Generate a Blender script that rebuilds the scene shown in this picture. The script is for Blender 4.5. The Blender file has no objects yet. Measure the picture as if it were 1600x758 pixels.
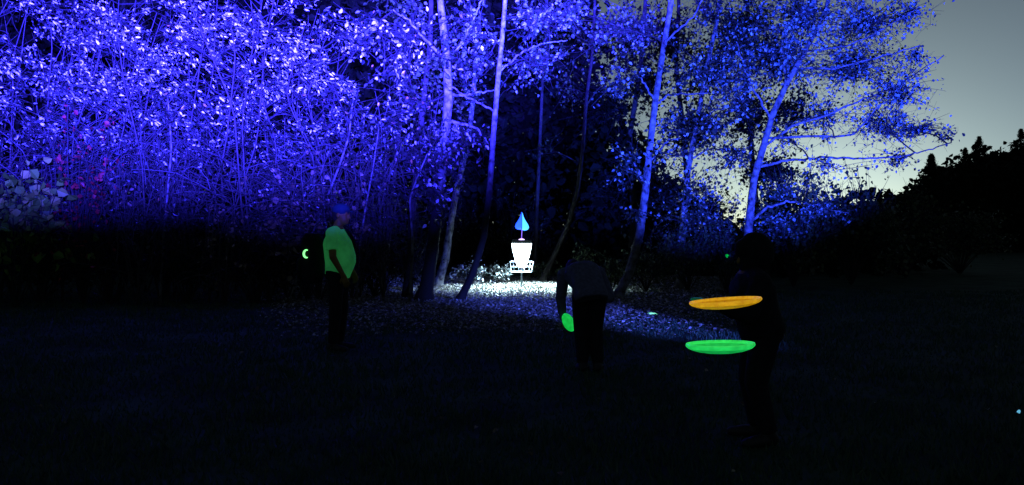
import bpy, math, random
import numpy as np
from mathutils import Vector, Matrix, Euler
random.seed(7)
rng = np.random.default_rng(11)
R = math.radians
S = bpy.context.scene
COL = S.collection

# ------------------------------------------------------------------ camera
F = 1209.0                      # focal length in photo pixels (photo is 1600 x 758)
HC = 1.385                      # camera height
PITCH = math.atan((365 - 379) / F)
cam_d = bpy.data.cameras.new('camera'); cam = bpy.data.objects.new('camera', cam_d); COL.objects.link(cam)
cam_d.sensor_width = 36; cam_d.lens = 36 * F / 1600
cam_d.clip_start = 0.05; cam_d.clip_end = 3000
cam.location = (0, 0, HC); cam.rotation_euler = (R(90) + PITCH, 0, 0)
S.camera = cam

# ------------------------------------------------------------------ sky: the last of the dusk
w = bpy.data.worlds.new('World'); S.world = w; w.use_nodes = True
nt = w.node_tree; bg = nt.nodes['Background']
sky = nt.nodes.new('ShaderNodeTexSky'); sky.sky_type = 'NISHITA'; sky.sun_disc = False
sky.sun_elevation = R(1.5); sky.sun_rotation = R(22); sky.altitude = 0
sky.air_density = 0.5; sky.dust_density = 1.0; sky.ozone_density = 5.0
hsv = nt.nodes.new('ShaderNodeHueSaturation'); hsv.inputs['Saturation'].default_value = 0.6
tint = nt.nodes.new('ShaderNodeMixRGB'); tint.blend_type = 'MULTIPLY'; tint.inputs[0].default_value = 1
tint.inputs[2].default_value = (0.9, 1.0, 0.81, 1)
nt.links.new(sky.outputs[0], hsv.inputs['Color']); nt.links.new(hsv.outputs[0], tint.inputs[1])
nt.links.new(tint.outputs[0], bg.inputs['Color']); bg.inputs['Strength'].default_value = 0.0875

# ------------------------------------------------------------------ stage floodlights standing beside the photographer
def spot(name, loc, azim, elev, half, blend, energy, color, radius=0.08):
    l = bpy.data.lights.new(name, 'SPOT'); o = bpy.data.objects.new(name, l); COL.objects.link(o)
    l.energy = energy; l.color = color; l.spot_size = R(2 * half); l.spot_blend = blend; l.shadow_soft_size = radius
    o.location = loc
    d = Vector((math.sin(R(azim)) * math.cos(R(elev)), math.cos(R(azim)) * math.cos(R(elev)), math.sin(R(elev))))
    o.rotation_euler = d.to_track_quat('-Z', 'Y').to_euler()
    return o
BLUE = (0.031, 0.024, 1.0)
spot('floodlight_lamp', (0.1, -0.8, 1.90), -28, 48.2, 50, 0.36, 820000, BLUE)
spot('floodlight_lamp', (0.4, -0.8, 1.90), -14, 24.0, 27, 0.85, 390000, BLUE)
spot('floodlight_lamp', (5.5, 4.5, 1.40), -2, 29, 32, 0.40, 110000, (0.022, 0.05, 1.0))
spot('floodlight_lamp', (5.5, 4.5, 1.40), -26, -7, 8.5, 1.0, 14000, (0.06, 0.10, 1.0))

S.view_settings.view_transform = 'Standard'; S.view_settings.look = 'None'
S.view_settings.exposure = 0; S.view_settings.gamma = 1; S.view_settings.use_curve_mapping = False
S.cycles.use_denoising = True
S.cycles.max_bounces = 5; S.cycles.diffuse_bounces = 1; S.cycles.transmission_bounces = 4; S.cycles.transparent_max_bounces = 4
S.cycles.sample_clamp_indirect = 3

# ------------------------------------------------------------------ helpers
def at(px, py, d):
    u, v = (px - 800) / F, (379 - py) / F
    c, s = math.cos(PITCH), math.sin(PITCH)
    fy, fz = c - v * s, s + v * c
    t = d / fy
    return np.array([u * t, d, HC + fz * t])
def gz(x, y):
    """ground height: a nearly flat meadow with slight swells"""
    x = np.asarray(x, float); y = np.asarray(y, float)
    return 0.025 * np.sin(x * 0.9 + 1.3) * np.sin(y * 0.7) + 0.012 * np.sin(x * 2.3) * np.sin(y * 1.9 + 0.6)

class MB:
    def __init__(s): s.v = []; s.f = []; s.m = []; s.n = 0
    def add(s, v, f, mi=0):
        v = np.asarray(v, float).reshape(-1, 3); s.v.append(v)
        for a in (f if isinstance(f, list) else [f]):
            a = np.asarray(a, int); s.f.append(a + s.n); s.m.append(mi)
        s.n += len(v)
    def mesh(s, name, origin=(0, 0, 0), smooth=False):
        me = bpy.data.meshes.new(name)
        V = np.concatenate(s.v) - np.asarray(origin, float)
        me.vertices.add(len(V)); me.vertices.foreach_set('co', V.astype(np.float32).ravel())
        loops = np.concatenate([a.ravel() for a in s.f])
        tot = np.concatenate([np.full(len(a), a.shape[1]) for a in s.f])
        start = np.concatenate([[0], np.cumsum(tot)[:-1]])
        me.loops.add(len(loops)); me.loops.foreach_set('vertex_index', loops.astype(np.int32))
        me.polygons.add(len(tot)); me.polygons.foreach_set('loop_start', start.astype(np.int32))
        me.polygons.foreach_set('loop_total', tot.astype(np.int32))
        me.polygons.foreach_set('use_smooth', np.full(len(tot), smooth))
        if any(s.m):
            me.polygons.foreach_set('material_index', np.concatenate([np.full(len(a), q) for a, q in zip(s.f, s.m)]).astype(np.int32))
        me.update(calc_edges=True); return me
    def build(s, name, mats, parent=None, smooth=False, origin=None):
        if origin is None: origin = parent['_o'] if parent is not None and '_o' in parent else (0, 0, 0)
        me = s.mesh(name, origin, smooth)
        for m in (mats if isinstance(mats, (list, tuple)) else [mats]): me.materials.append(m)
        o = bpy.data.objects.new(name, me); COL.objects.link(o)
        if parent is not None: o.parent = parent
        elif any(origin): o.location = origin
        return o
    # --- shapes
    def tube(s, P, r, k=5, cap=True, ref=None, ry=None, mi=0):
        P = np.asarray(P, float); n = len(P); r = np.broadcast_to(np.asarray(r, float), (n,)); ry = r if ry is None else np.broadcast_to(np.asarray(ry, float), (n,))
        T = np.gradient(P, axis=0); T /= np.linalg.norm(T, axis=1, keepdims=True) + 1e-12
        if ref is None:
            mt = np.abs(T.mean(0)); ref = np.eye(3)[int(np.argmin(mt))]
        A = np.cross(T, np.asarray(ref, float)); A /= np.linalg.norm(A, axis=1, keepdims=True) + 1e-12
        B = np.cross(A, T)
        an = np.arange(k) * 2 * math.pi / k
        V = P[:, None, :] + r[:, None, None] * np.cos(an)[None, :, None] * A[:, None, :] + ry[:, None, None] * np.sin(an)[None, :, None] * B[:, None, :]
        i = np.arange(n - 1)[:, None] * k; j = np.arange(k)[None, :]; j2 = (j + 1) % k
        q = np.stack([i + j, i + j2, i + k + j2, i + k + j], -1).reshape(-1, 4)
        fs = [q]
        if cap:
            fs.append(np.arange(k)[::-1][None, :]); fs.append(((n - 1) * k + np.arange(k))[None, :])
        s.add(V.reshape(-1, 3), fs, mi)
    def lathe(s, prof, k=32, c=(0, 0, 0), M=None, mi=0, closed=False):
        prof = np.asarray(prof, float); n = len(prof); an = np.arange(k) * 2 * math.pi / k
        V = np.stack([prof[:, 0:1] * np.cos(an), prof[:, 0:1] * np.sin(an), np.repeat(prof[:, 1:2], k, 1)], -1).reshape(-1, 3)
        if M is not None: V = V @ np.array(M.to_3x3()).T
        V = V + np.asarray(c, float)
        nn = n if closed else n - 1
        i = np.arange(nn)[:, None]; j = np.arange(k)[None, :]; j2 = (j + 1) % k; i2 = (i + 1) % n
        s.add(V, np.stack([i * k + j, i * k + j2, i2 * k + j2, i2 * k + j], -1).reshape(-1, 4), mi)
    def ball(s, c, r, k=16, n=10, M=None, mi=0):
        r = np.broadcast_to(np.asarray(r, float), (3,))
        th = np.linspace(0.001, math.pi - 0.001, n); an = np.arange(k) * 2 * math.pi / k
        V = np.stack([np.sin(th)[:, None] * np.cos(an), np.sin(th)[:, None] * np.sin(an), np.repeat(np.cos(th)[:, None], k, 1)], -1).reshape(-1, 3) * r
        if M is not None: V = V @ np.array(M.to_3x3()).T
        V = V + np.asarray(c, float)
        i = np.arange(n - 1)[:, None] * k; j = np.arange(k)[None, :]; j2 = (j + 1) % k
        s.add(V, [np.stack([i + k + j, i + k + j2, i + j2, i + j], -1).reshape(-1, 4), np.arange(k)[None, :], ((n - 1) * k + np.arange(k))[::-1][None, :]], mi)
    def box(s, c, h, bev=0.0, mi=0):
        import itertools
        c = np.asarray(c, float); h = np.asarray(h, float)
        V = np.array([[x, y, z] for z in (-1, 1) for y in (-1, 1) for x in (-1, 1)]) * h + c
        s.add(V, [np.array([[0, 2, 3, 1], [4, 5, 7, 6], [0, 1, 5, 4], [2, 6, 7, 3], [0, 4, 6, 2], [1, 3, 7, 5]])], mi)
    def leaves(s, P, L, asp=0.5, down=0.5, axis=None, flat=0.0, fold=0.25, mi=0):
        """ovate leaves folded along the midrib, one island each"""
        P = np.asarray(P, float); n = len(P)
        if n == 0: return
        L = np.broadcast_to(np.asarray(L, float), (n,))
        D = rng.normal(size=(n, 3)); D /= np.linalg.norm(D, axis=1, keepdims=True)
        D[:, 2] -= down
        if axis is not None: D += np.asarray(axis, float)
        if flat: D[:, 2] *= (1 - flat)
        D /= np.linalg.norm(D, axis=1, keepdims=True) + 1e-9
        N = rng.normal(size=(n, 3)); 
        if flat: N[:, 2] += 4 * flat
        N -= (N * D).sum(1, keepdims=True) * D; N /= np.linalg.norm(N, axis=1, keepdims=True) + 1e-9
        W = np.cross(D, N)
        wd = asp * L * 0.5
        fd = fold * wd
        def p(a, b, c): return P + D * (a * L)[:, None] + W * (b * wd)[:, None] + N * (c * fd)[:, None]
        V = np.stack([p(0, 0, 0), p(.32, 1, 1), p(.7, .72, .7), p(1, 0, -.4), p(.7, -.72, .7), p(.32, -1, 1)], 1).reshape(-1, 3)
        b = np.arange(n)[:, None] * 6
        s.add(V, [np.concatenate([b + np.array([[0, 1, 2, 3]]), b + np.array([[0, 3, 4, 5]])])], mi)

def tag(o, label=None, cat=None, group=None, kind=None):
    if label: o['label'] = label
    if cat: o['category'] = cat
    if group: o['group'] = group
    if kind: o['kind'] = kind
    return o
def thing(name, label, cat, loc, group=None, rotz=0.0):
    o = bpy.data.objects.new(name, None); COL.objects.link(o)
    o.location = loc; o.rotation_euler = (0, 0, rotz); o.empty_display_size = 0.2
    o['_o'] = (0.0, 0.0, 0.0)
    return tag(o, label, cat, group)

# ------------------------------------------------------------------ materials
def mat(name, col, rough=0.7, spec=0.3, var=0.25, scale=8.0, emit=None, es=0.0, bump=0.0, trans=0.0, metal=0.0, stretch=None):
    m = bpy.data.materials.new(name); m.use_nodes = True; n = m.node_tree; b = n.nodes['Principled BSDF']
    b.inputs['Roughness'].default_value = rough; b.inputs['Specular IOR Level'].default_value = spec; b.inputs['Metallic'].default_value = metal
    tc = n.nodes.new('ShaderNodeTexCoord'); no = n.nodes.new('ShaderNodeTexNoise'); no.inputs['Scale'].default_value = scale; no.inputs['Detail'].default_value = 5
    src = tc.outputs['Object']
    if stretch:
        mp = n.nodes.new('ShaderNodeMapping'); mp.inputs['Scale'].default_value = stretch
        n.links.new(src, mp.inputs[0]); src = mp.outputs[0]
    n.links.new(src, no.inputs['Vector'])
    rp = n.nodes.new('ShaderNodeValToRGB')
    rp.color_ramp.elements[0].position = 0.3; rp.color_ramp.elements[1].position = 0.7
    rp.color_ramp.elements[0].color = (*[c * (1 - var) for c in col], 1); rp.color_ramp.elements[1].color = (*[min(1, c * (1 + var)) for c in col], 1)
    n.links.new(no.outputs['Fac'], rp.inputs[0]); n.links.new(rp.outputs[0], b.inputs['Base Color'])
    if emit:
        er = n.nodes.new('ShaderNodeValToRGB'); er.color_ramp.elements[0].position = .28; er.color_ramp.elements[1].position = .72
        er.color_ramp.elements[0].color = (*[c * (1 - 1.3 * var) for c in emit], 1); er.color_ramp.elements[1].color = (*[c * (1 + var) for c in emit], 1)
        n.links.new(no.outputs['Fac'], er.inputs[0]); n.links.new(er.outputs[0], b.inputs['Emission Color']); b.inputs['Emission Strength'].default_value = es
    if bump:
        bp = n.nodes.new('ShaderNodeBump'); bp.inputs['Strength'].default_value = bump; bp.inputs['Distance'].default_value = 0.02
        n.links.new(no.outputs['Fac'], bp.inputs['Height']); n.links.new(bp.outputs[0], b.inputs['Normal'])
    return m
def leaf_mat(name, cols, rough=0.4, spec=0.5, transl=0.25):
    """every leaf its own tone out of a ramp, a little light passing through"""
    m = bpy.data.materials.new(name); m.use_nodes = True; n = m.node_tree; b = n.nodes['Principled BSDF']
    g = n.nodes.new('ShaderNodeNewGeometry'); rp = n.nodes.new('ShaderNodeValToRGB')
    e = rp.color_ramp.elements; rp.color_ramp.interpolation = 'LINEAR'
    for i, (p, c) in enumerate(cols):
        el = e[i] if i < 2 else e.new(p)
        el.position = p; el.color = (*c, 1)
    n.links.new(g.outputs['Random Per Island'], rp.inputs[0]); n.links.new(rp.outputs[0], b.inputs['Base Color'])
    b.inputs['Roughness'].default_value = rough; b.inputs['Specular IOR Level'].default_value = spec
    if transl:
        t = n.nodes.new('ShaderNodeBsdfTranslucent'); mx = n.nodes.new('ShaderNodeMixShader'); mx.inputs[0].default_value = transl
        n.links.new(rp.outputs[0], t.inputs['Color']); n.links.new(b.outputs[0], mx.inputs[1]); n.links.new(t.outputs[0], mx.inputs[2])
        n.links.new(mx.outputs[0], n.nodes['Material Output'].inputs['Surface'])
    return m
def glow(name, col, es, base=None):
    return mat(name, base or col, 0.5, 0.2, 0.05, emit=col, es=es)

M = {}
M['pale_bark'] = mat('pale_bark', (0.085, 0.083, 0.078), 0.85, 0.15, 0.92, 3.0, bump=0.8, stretch=(3, 3, 2.6))
M['dark_bark'] = mat('dark_bark', (0.03, 0.027, 0.024), 0.9, 0.1, 0.5, 9.0, bump=0.6, stretch=(5, 5, 1.2))
def shaded_foot_bark():
    m = mat('shaded_foot_bark', (0.135, 0.14, 0.145), 0.8, 0.2, 0.92, 3.0, bump=0.8, stretch=(3, 3, 2.6)); n = m.node_tree   # pale bark above, shade on the unlit lower trunk painted in dark
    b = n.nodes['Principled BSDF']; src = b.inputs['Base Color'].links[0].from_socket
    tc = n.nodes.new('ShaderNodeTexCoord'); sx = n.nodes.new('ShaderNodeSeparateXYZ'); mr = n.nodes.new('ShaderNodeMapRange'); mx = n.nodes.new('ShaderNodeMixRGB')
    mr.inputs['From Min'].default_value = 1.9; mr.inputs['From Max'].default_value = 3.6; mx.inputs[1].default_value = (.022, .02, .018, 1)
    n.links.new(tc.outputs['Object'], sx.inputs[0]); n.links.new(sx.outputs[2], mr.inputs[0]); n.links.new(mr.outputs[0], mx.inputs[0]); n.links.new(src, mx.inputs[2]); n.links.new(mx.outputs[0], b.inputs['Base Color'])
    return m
M['white_bark'] = shaded_foot_bark()
M['bark'] = mat('bark', (0.035, 0.031, 0.027), 0.85, 0.2, 0.5, 9.0, bump=0.6, stretch=(5, 5, 1.2))
M['twig'] = mat('twig', (0.019, 0.017, 0.016), 0.8, 0.25, 0.5, 6.0)
M['bramble_stem'] = mat('bramble_stem', (0.033, 0.030, 0.028), 0.7, 0.3, 0.5, 6.0)
M['poplar_leaf'] = leaf_mat('poplar_leaf', [(0.0, (.004, .007, .004)), (0.60, (.007, .010, .008)), (0.85, (.025, .03, .027)), (0.98, (.12, .14, .13)), (1.0, (.30, .12, .04))], 0.35, 0.5, .12)
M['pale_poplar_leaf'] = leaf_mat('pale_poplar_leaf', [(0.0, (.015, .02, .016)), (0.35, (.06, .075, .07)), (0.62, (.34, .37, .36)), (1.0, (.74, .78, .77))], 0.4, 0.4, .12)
M['aspen_leaf'] = leaf_mat('aspen_leaf', [(0.0, (.006, .010, .006)), (0.5, (.018, .026, .018)), (0.78, (.07, .10, .07)), (0.97, (.30, .36, .30)), (1.0, (.18, .15, .05))], 0.4, 0.45, .12)
M['vine_leaf'] = leaf_mat('vine_leaf', [(0.0, (.05, .12, .012)), (0.6, (.12, .26, .03)), (1.0, (.26, .30, .06))], 0.55, 0.25, 0.2)
M['red_leaf'] = leaf_mat('red_leaf', [(0.0, (.12, .006, .010)), (1.0, (.30, .03, .03))], 0.5, 0.3)
M['brown_leaf'] = leaf_mat('brown_leaf', [(0.0, (.09, .06, .03)), (0.6, (.18, .13, .07)), (1.0, (.40, .32, .22))], 0.6, 0.3)
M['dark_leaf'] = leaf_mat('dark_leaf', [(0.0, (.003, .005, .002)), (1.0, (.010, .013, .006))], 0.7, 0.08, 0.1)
M['wide_leaf'] = leaf_mat('wide_leaf', [(0.0, (.03, .042, .035)), (0.5, (.07, .10, .09)), (0.85, (.15, .23, .20)), (1.0, (.28, .38, .34))], 0.45, 0.4, .2)
M['shrub_leaf'] = leaf_mat('shrub_leaf', [(0.0, (.02, .035, .012)), (0.7, (.05, .08, .025)), (1.0, (.11, .12, .05))], 0.45, 0.35, 0.2)
M['litter_leaf'] = leaf_mat('litter_leaf', [(0.0, (.05, .045, .03)), (0.5, (.17, .155, .125)), (0.8, (.34, .325, .29)), (1.0, (.55, .53, .48))], 0.6, 0.3, 0.1)
M['blade'] = leaf_mat('blade', [(0.0, (.014, .045, .022)), (0.8, (.035, .085, .045)), (1.0, (.08, .11, .05))], 0.6, 0.2, 0.15)

# ------------------------------------------------------------------ the setting
def ground():
    b = MB()
    xs = np.concatenate([[-900, -300, -100, -45], np.linspace(-24, 24, 97), [45, 100, 300, 900]])
    ys = np.concatenate([[-300, -60, -15], np.linspace(-4, 34, 77), [50, 90, 200, 500, 1500]])
    X, Y = np.meshgrid(xs, ys)
    fade = np.clip(1 - (np.maximum(np.abs(X) - 20, 0) + np.maximum(Y - 30, 0)) / 20, 0, 1)
    Z = gz(X, Y) * fade
    nx, ny = len(xs), len(ys)
    i = np.arange(ny - 1)[:, None] * nx; j = np.arange(nx - 1)[None, :]
    b.add(np.stack([X, Y, Z], -1).reshape(-1, 3), np.stack([i + j, i + j + 1, i + nx + j + 1, i + nx + j], -1).reshape(-1, 4))
    m = mat('meadow_soil', (0.024, 0.046, 0.026), 0.95, 0.1, 0.6, 1.4, bump=0.5)
    tag(b.build('ground', m, smooth=True), 'dark mown meadow with a leaf strewn clearing', kind='structure')
ground()

def hill():
    """wooded rise far away on the right"""
    b = MB()
    us = np.linspace(22, 190, 43); vs = np.linspace(58, 190, 21)
    X, Y = np.meshgrid(us, vs)
    Z = 13.0 * np.clip((X - 44) / 60, 0, 1) * np.clip((Y - 58) / 40, 0, 1) - 0.3
    nx = len(us); i = np.arange(len(vs) - 1)[:, None] * nx; j = np.arange(nx - 1)[None, :]
    b.add(np.stack([X, Y, Z], -1).reshape(-1, 3), np.stack([i + j, i + j + 1, i + nx + j + 1, i + nx + j], -1).reshape(-1, 4))
    tag(b.build('hill', mat('hill_soil', (0.02, 0.022, 0.014), 0.95, 0.1, 0.4, 0.4), smooth=True), 'black wooded hillside against the dusk sky', kind='structure')
hill()

def blob_leaves(b, cs, n, L, mi=0, asp=0.7, shell=0.35):
    """leaves through a set of ellipsoids (centre, radii)"""
    vol = np.array([c[1][0] * c[1][2] for c in cs]); cnt = (n * vol / vol.sum()).astype(int) + 1
    for (c, r), k in zip(cs, cnt):
        d = rng.normal(size=(k, 3)); d /= np.linalg.norm(d, axis=1, keepdims=True)
        rad = rng.random(k) ** shell
        P = np.asarray(c) + d * rad[:, None] * np.asarray(r)
        b.leaves(P, L * rng.uniform(.6, 1.3, k), asp, 0.4, mi=mi)

def far_woods():
    # woods on the hill at the right: outline of the tree tops read from the photograph's ridge
    b = MB(); cs = []
    ridge = [(1395, 322), (1420, 302), (1445, 290), (1470, 275), (1490, 262), (1510, 252), (1530, 245), (1550, 243), (1570, 240), (1590, 230), (1620, 222), (1680, 212), (1780, 200), (1900, 190)]
    rx = [p[0] for p in ridge]; ry = [p[1] for p in ridge]
    for k in range(230):
        px = rng.uniform(1395, 1900); d = rng.uniform(58, 84)
        top = at(px, np.interp(px, rx, ry) - 18 + rng.uniform(0, 26), d)
        r = rng.uniform(1.6, 3.0); h = rng.uniform(2.0, 3.4)
        z = top[2] - h
        while z > -1:
            cs.append(((top[0] + rng.uniform(-.8, .8), d + rng.uniform(-1, 1), z), (r, r, h))); z -= h * 1.2
    blob_leaves(b, cs, 95000, 0.5, shell=0.45)
    tag(b.build('hillside_woods', M['dark_leaf']), 'black mass of woods covering the hillside at right', 'woods', kind='stuff')
    # the deep wood behind the clearing: reads as one black mass
    b = MB(); cs = []
    for k in range(190):
        px = -260 + 1165 * ((k * 0.618) % 1); d = rng.uniform(30, 44)
        base = at(px, 365, d); h = rng.uniform(13, 18)
        if px > 850: h *= 0.8
        r = rng.uniform(1.4, 2.5); z = 0.4
        while z < h:
            cs.append(((base[0] + rng.uniform(-.7, .7), d + rng.uniform(-.7, .7), z), (r, r, 1.5))); z += 1.6
    for k in range(90):                                   # lower, more open growth to the right of it
        px = rng.uniform(870, 1420); d = rng.uniform(25, 38)
        h = np.interp(px, [870, 930, 1010, 1100, 1150, 1250, 1420], [9, 6.5, 4.2, 2.2, 1.7, 2.6, 2.9]) * rng.uniform(.8, 1.15)
        base = at(px, 365, d); r = rng.uniform(1.1, 1.9); z = 0.3
        while z < h - .6:
            cs.append(((base[0], d, z), (r, r, .9))); z += 1.0
    blob_leaves(b, cs, 112000, 0.42, shell=0.4)
    tag(b.build('deep_woods', M['dark_leaf']), 'black depth of woods behind the lit trees and the basket', 'woods', kind='stuff')
far_woods()

def conifer(px, ptop, d, wpx, label):
    top = at(px, ptop, d); base = np.array([top[0], d, max(0, (d - 58) * .1)])
    t = thing('conifer_tree', label, 'tree', tuple(base)); t['_o'] = tuple(base)
    H = top[2] - base[2]; wr = wpx / F * d
    b = MB(); b.tube([base, base + [0, 0, H * .5], top], [H * .02, H * .012, .02], 6); b.build('trunk', M['bark'], t)
    b = MB(); n = 26
    for i in range(n):
        f = i / (n - 1); z = base[2] + H * (.18 + .81 * (1 - (1 - f) ** 1.5))
        for k in range(9):
            a = rng.uniform(0, 2 * math.pi); L = min(wr, (top[2] - z) * .5) * rng.uniform(.55, 1.2) + .05
            e = np.array([base[0] + math.cos(a) * L, d + math.sin(a) * L, z - .25 * L])
            s0 = np.array([base[0], d, z + .1])
            P = s0 + (e - s0) * rng.random((40, 1)) ** .8 + rng.normal(size=(40, 3)) * .09 * (.3 + L * .4)
            b.leaves(P, .22 * (1.0 - .5 * f), .3, .3)
    tag(b.build('crown', M['dark_leaf'], t), kind='stuff')
conifer(1530, 214, 62, 28, 'tall pointed conifer rising above the hillside ridge')
conifer(1508, 232, 64, 9, 'thin bare topped conifer just left of the tall one on the ridge')
conifer(1455, 243, 44, 26, 'narrow dark conifer at the foot of the hill beside the blue tree')
conifer(1595, 202, 66, 14, 'conifer tip at the right end of the ridge')

# ------------------------------------------------------------------ trees
def curve(P, n):
    P = np.asarray(P, float); t = np.linspace(0, 1, len(P)); q = np.linspace(0, 1, n)
    # Catmull-like smoothing: dense linear then blur
    D = np.stack([np.interp(np.linspace(0, 1, 8 * n), t, P[:, i]) for i in range(3)], 1)
    k = max(3, (8 * n) // (len(P) * 2)) | 1
    pad = np.concatenate([2 * D[0] - D[1:k][::-1], D, 2 * D[-1] - D[-k:-1][::-1]])
    ker = np.hanning(k + 2)[1:-1]; ker /= ker.sum()
    Sm = np.stack([np.convolve(pad[:, i], ker, 'same') for i in range(3)], 1)[k - 1:k - 1 + len(D)]
    Sm[0] = D[0]; Sm[-1] = D[-1]
    return np.stack([np.interp(q, np.linspace(0, 1, 8 * n), Sm[:, i]) for i in range(3)], 1)

def gap_noise(A):
    x, y, z = A.T
    return (np.sin(x * 2.3 + 1.1 * np.sin(z * 1.9 + .15 * y)) * np.sin(z * 2.9 + .8 * np.sin(x * 1.7)) + .6 * np.sin(x * 5.1 + z * 3.3 + y * .2) * np.sin(z * 5.7 - x * 2.2)) / 1.2
def twigs_and_leaves(tw, lf, line, c, r, n, L, asp, trad=.006, per=9, down=.5, axis=None, spread=.06, mi=0, pale=0.0, gaps=False):
    """twigs from a limb out into the ellipsoid (c, r), n leaves along them"""
    k = max(3, n // per)
    for i in range(k):
        s0 = line[int(len(line) * rng.uniform(.35, .999))]
        d = rng.normal(size=3); d /= np.linalg.norm(d)
        e = np.asarray(c) + np.clip(rng.normal(size=3) * .62, -1.35, 1.35) * np.asarray(r)
        if gaps and gap_noise(e[None, :])[0] < -.22: continue
        v = e - s0; ln = np.linalg.norm(v)
        mid = s0 + v * .5 + rng.normal(size=3) * ln * .1 + [0, 0, ln * .07]
        q = np.linspace(0, 1, 6)[:, None]
        P = (1 - q) ** 2 * s0 + 2 * q * (1 - q) * mid + q * q * e
        tw.tube(P, np.linspace(trad * 1.5, trad * .5, 6), 3, cap=False)
        # side twiglets
        for sidx in range(2):
            a = P[rng.integers(2, 5)]; ee = a + rng.normal(size=3) * min(ln, .9) * .25
            tw.tube([a, (a + ee) / 2 + rng.normal(size=3) * .02, ee], [trad * .7, trad * .5, trad * .35], 3, cap=False)
        t = rng.uniform(.3, 1, per)
        A = np.stack([np.interp(t, np.linspace(0, 1, 6), P[:, j]) for j in range(3)], 1)
        A += rng.normal(size=A.shape) * spread * rng.uniform(.6, 1.8)
        if gaps:
            A = A[gap_noise(A) > -.22]
            if len(A) == 0: continue
        ax = None if axis is None else np.asarray(axis) + rng.normal(size=3) * .35
        lf.leaves(A, L * rng.uniform(.5, 1.3, len(A)), asp, down, ax, mi=1 if rng.random() < pale else mi)

def hero_tree(name, label, tr, d, r0, r1, limbs, clusters, L, leaf, bark, asp=.75, group=None, djit=.5, trad=.006, cat='tree', mul=1.0):
    P = np.array([at(x, y, d) for x, y in tr]); P[0, 2] = gz(P[0, 0], P[0, 1]) - .03
    dz = np.cumsum(rng.normal(size=len(P)) * djit * .25); P[1:, 1] += dz[1:]
    n = 7 * len(P); C = curve(P, n); C += np.stack([np.sin(np.linspace(0, 17, n)) * .012, np.cos(np.linspace(0, 14, n)) * .02, np.zeros(n)], 1) * np.linspace(0, 1, n)[:, None]
    rad = np.linspace(0, 1, n); rad = r0 + (r1 - r0) * rad ** .8; rad[:4] *= [1.5, 1.3, 1.15, 1.05]; rad *= 1 + .05 * np.sin(np.arange(n) * 1.7)
    base = C[0].copy()
    t = thing(name, label, cat, tuple(base), group); t['_o'] = tuple(base)
    b = MB(); b.tube(C, rad, 12); b.build('trunk', bark, t, smooth=True)
    lines = []
    for lp in limbs:
        q = np.array([at(x, y, d) for x, y in lp])
        i = np.argmin(np.linalg.norm(C[:, [0, 2]] - q[0, [0, 2]], axis=1)); lr = lr = rad[i] * .40
        q[:, 1] += C[i, 1] - d + np.linspace(0, rng.uniform(-1.2, 1.2), len(q)); q[0] = C[i]
        ln = curve(q, 6 * len(q)); ln[2:] += rng.normal(size=(len(ln) - 2, 3)) * .012
        b = MB(); b.tube(ln, np.linspace(lr, .012, len(ln)), 7); b.build('branch', bark, t, smooth=True)
        lines.append(ln)
    tw, lf = MB(), MB()
    for (px, py, rx, ry, n) in clusters:
        n = int(n * mul)
        dd = d + rng.uniform(-1, 1) * djit * 2
        c = at(px, py, dd); sc = dd / F; r = (rx * sc, (rx + ry) * .5 * sc, ry * sc)
        # limb: from the nearest existing limb or from the trunk a bit lower
        best, bl = None, 1e9
        for ln in lines:
            k = np.argmin(np.linalg.norm(ln - c, axis=1)); dist = np.linalg.norm(ln[k] - c)
            if dist < bl: bl = dist; best = ln[k]
        for i in range(4, len(C), 2):
            dv = C[i] - c; dist = np.linalg.norm(dv * [1, 1, .8]) + max(0, dv[2] + .25 * abs(dv[0])) * 1.2
            if dist < bl: bl = dist; best = C[i]
        v = c - best; ln = np.linalg.norm(v)
        mid = best + v * .5 + np.array([0, 0, .10 * ln]) + rng.normal(size=3) * .08 * ln
        q = np.linspace(0, 1, 9)[:, None]; line = (1 - q) ** 2 * best + 2 * q * (1 - q) * mid + q * q * (c + v / (ln + 1e-6) * np.mean(r) * .4)
        line[1:-1] += rng.normal(size=(7, 3)) * .015
        rr = np.clip(.008 + ln * .008, .008, .03)
        tw.tube(line, np.linspace(rr, .006, 9), 5)
        twigs_and_leaves(tw, lf, line, c, r, n, L, asp, trad, pale=.22 if leaf is M['poplar_leaf'] else 0)
    tag(tw.build('twigs', M['twig'] if bark is M['bark'] else M['twig'], t), kind='stuff')
    tag(lf.build('crown', [leaf, M['pale_poplar_leaf']], t), kind='stuff')
    return t

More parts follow.
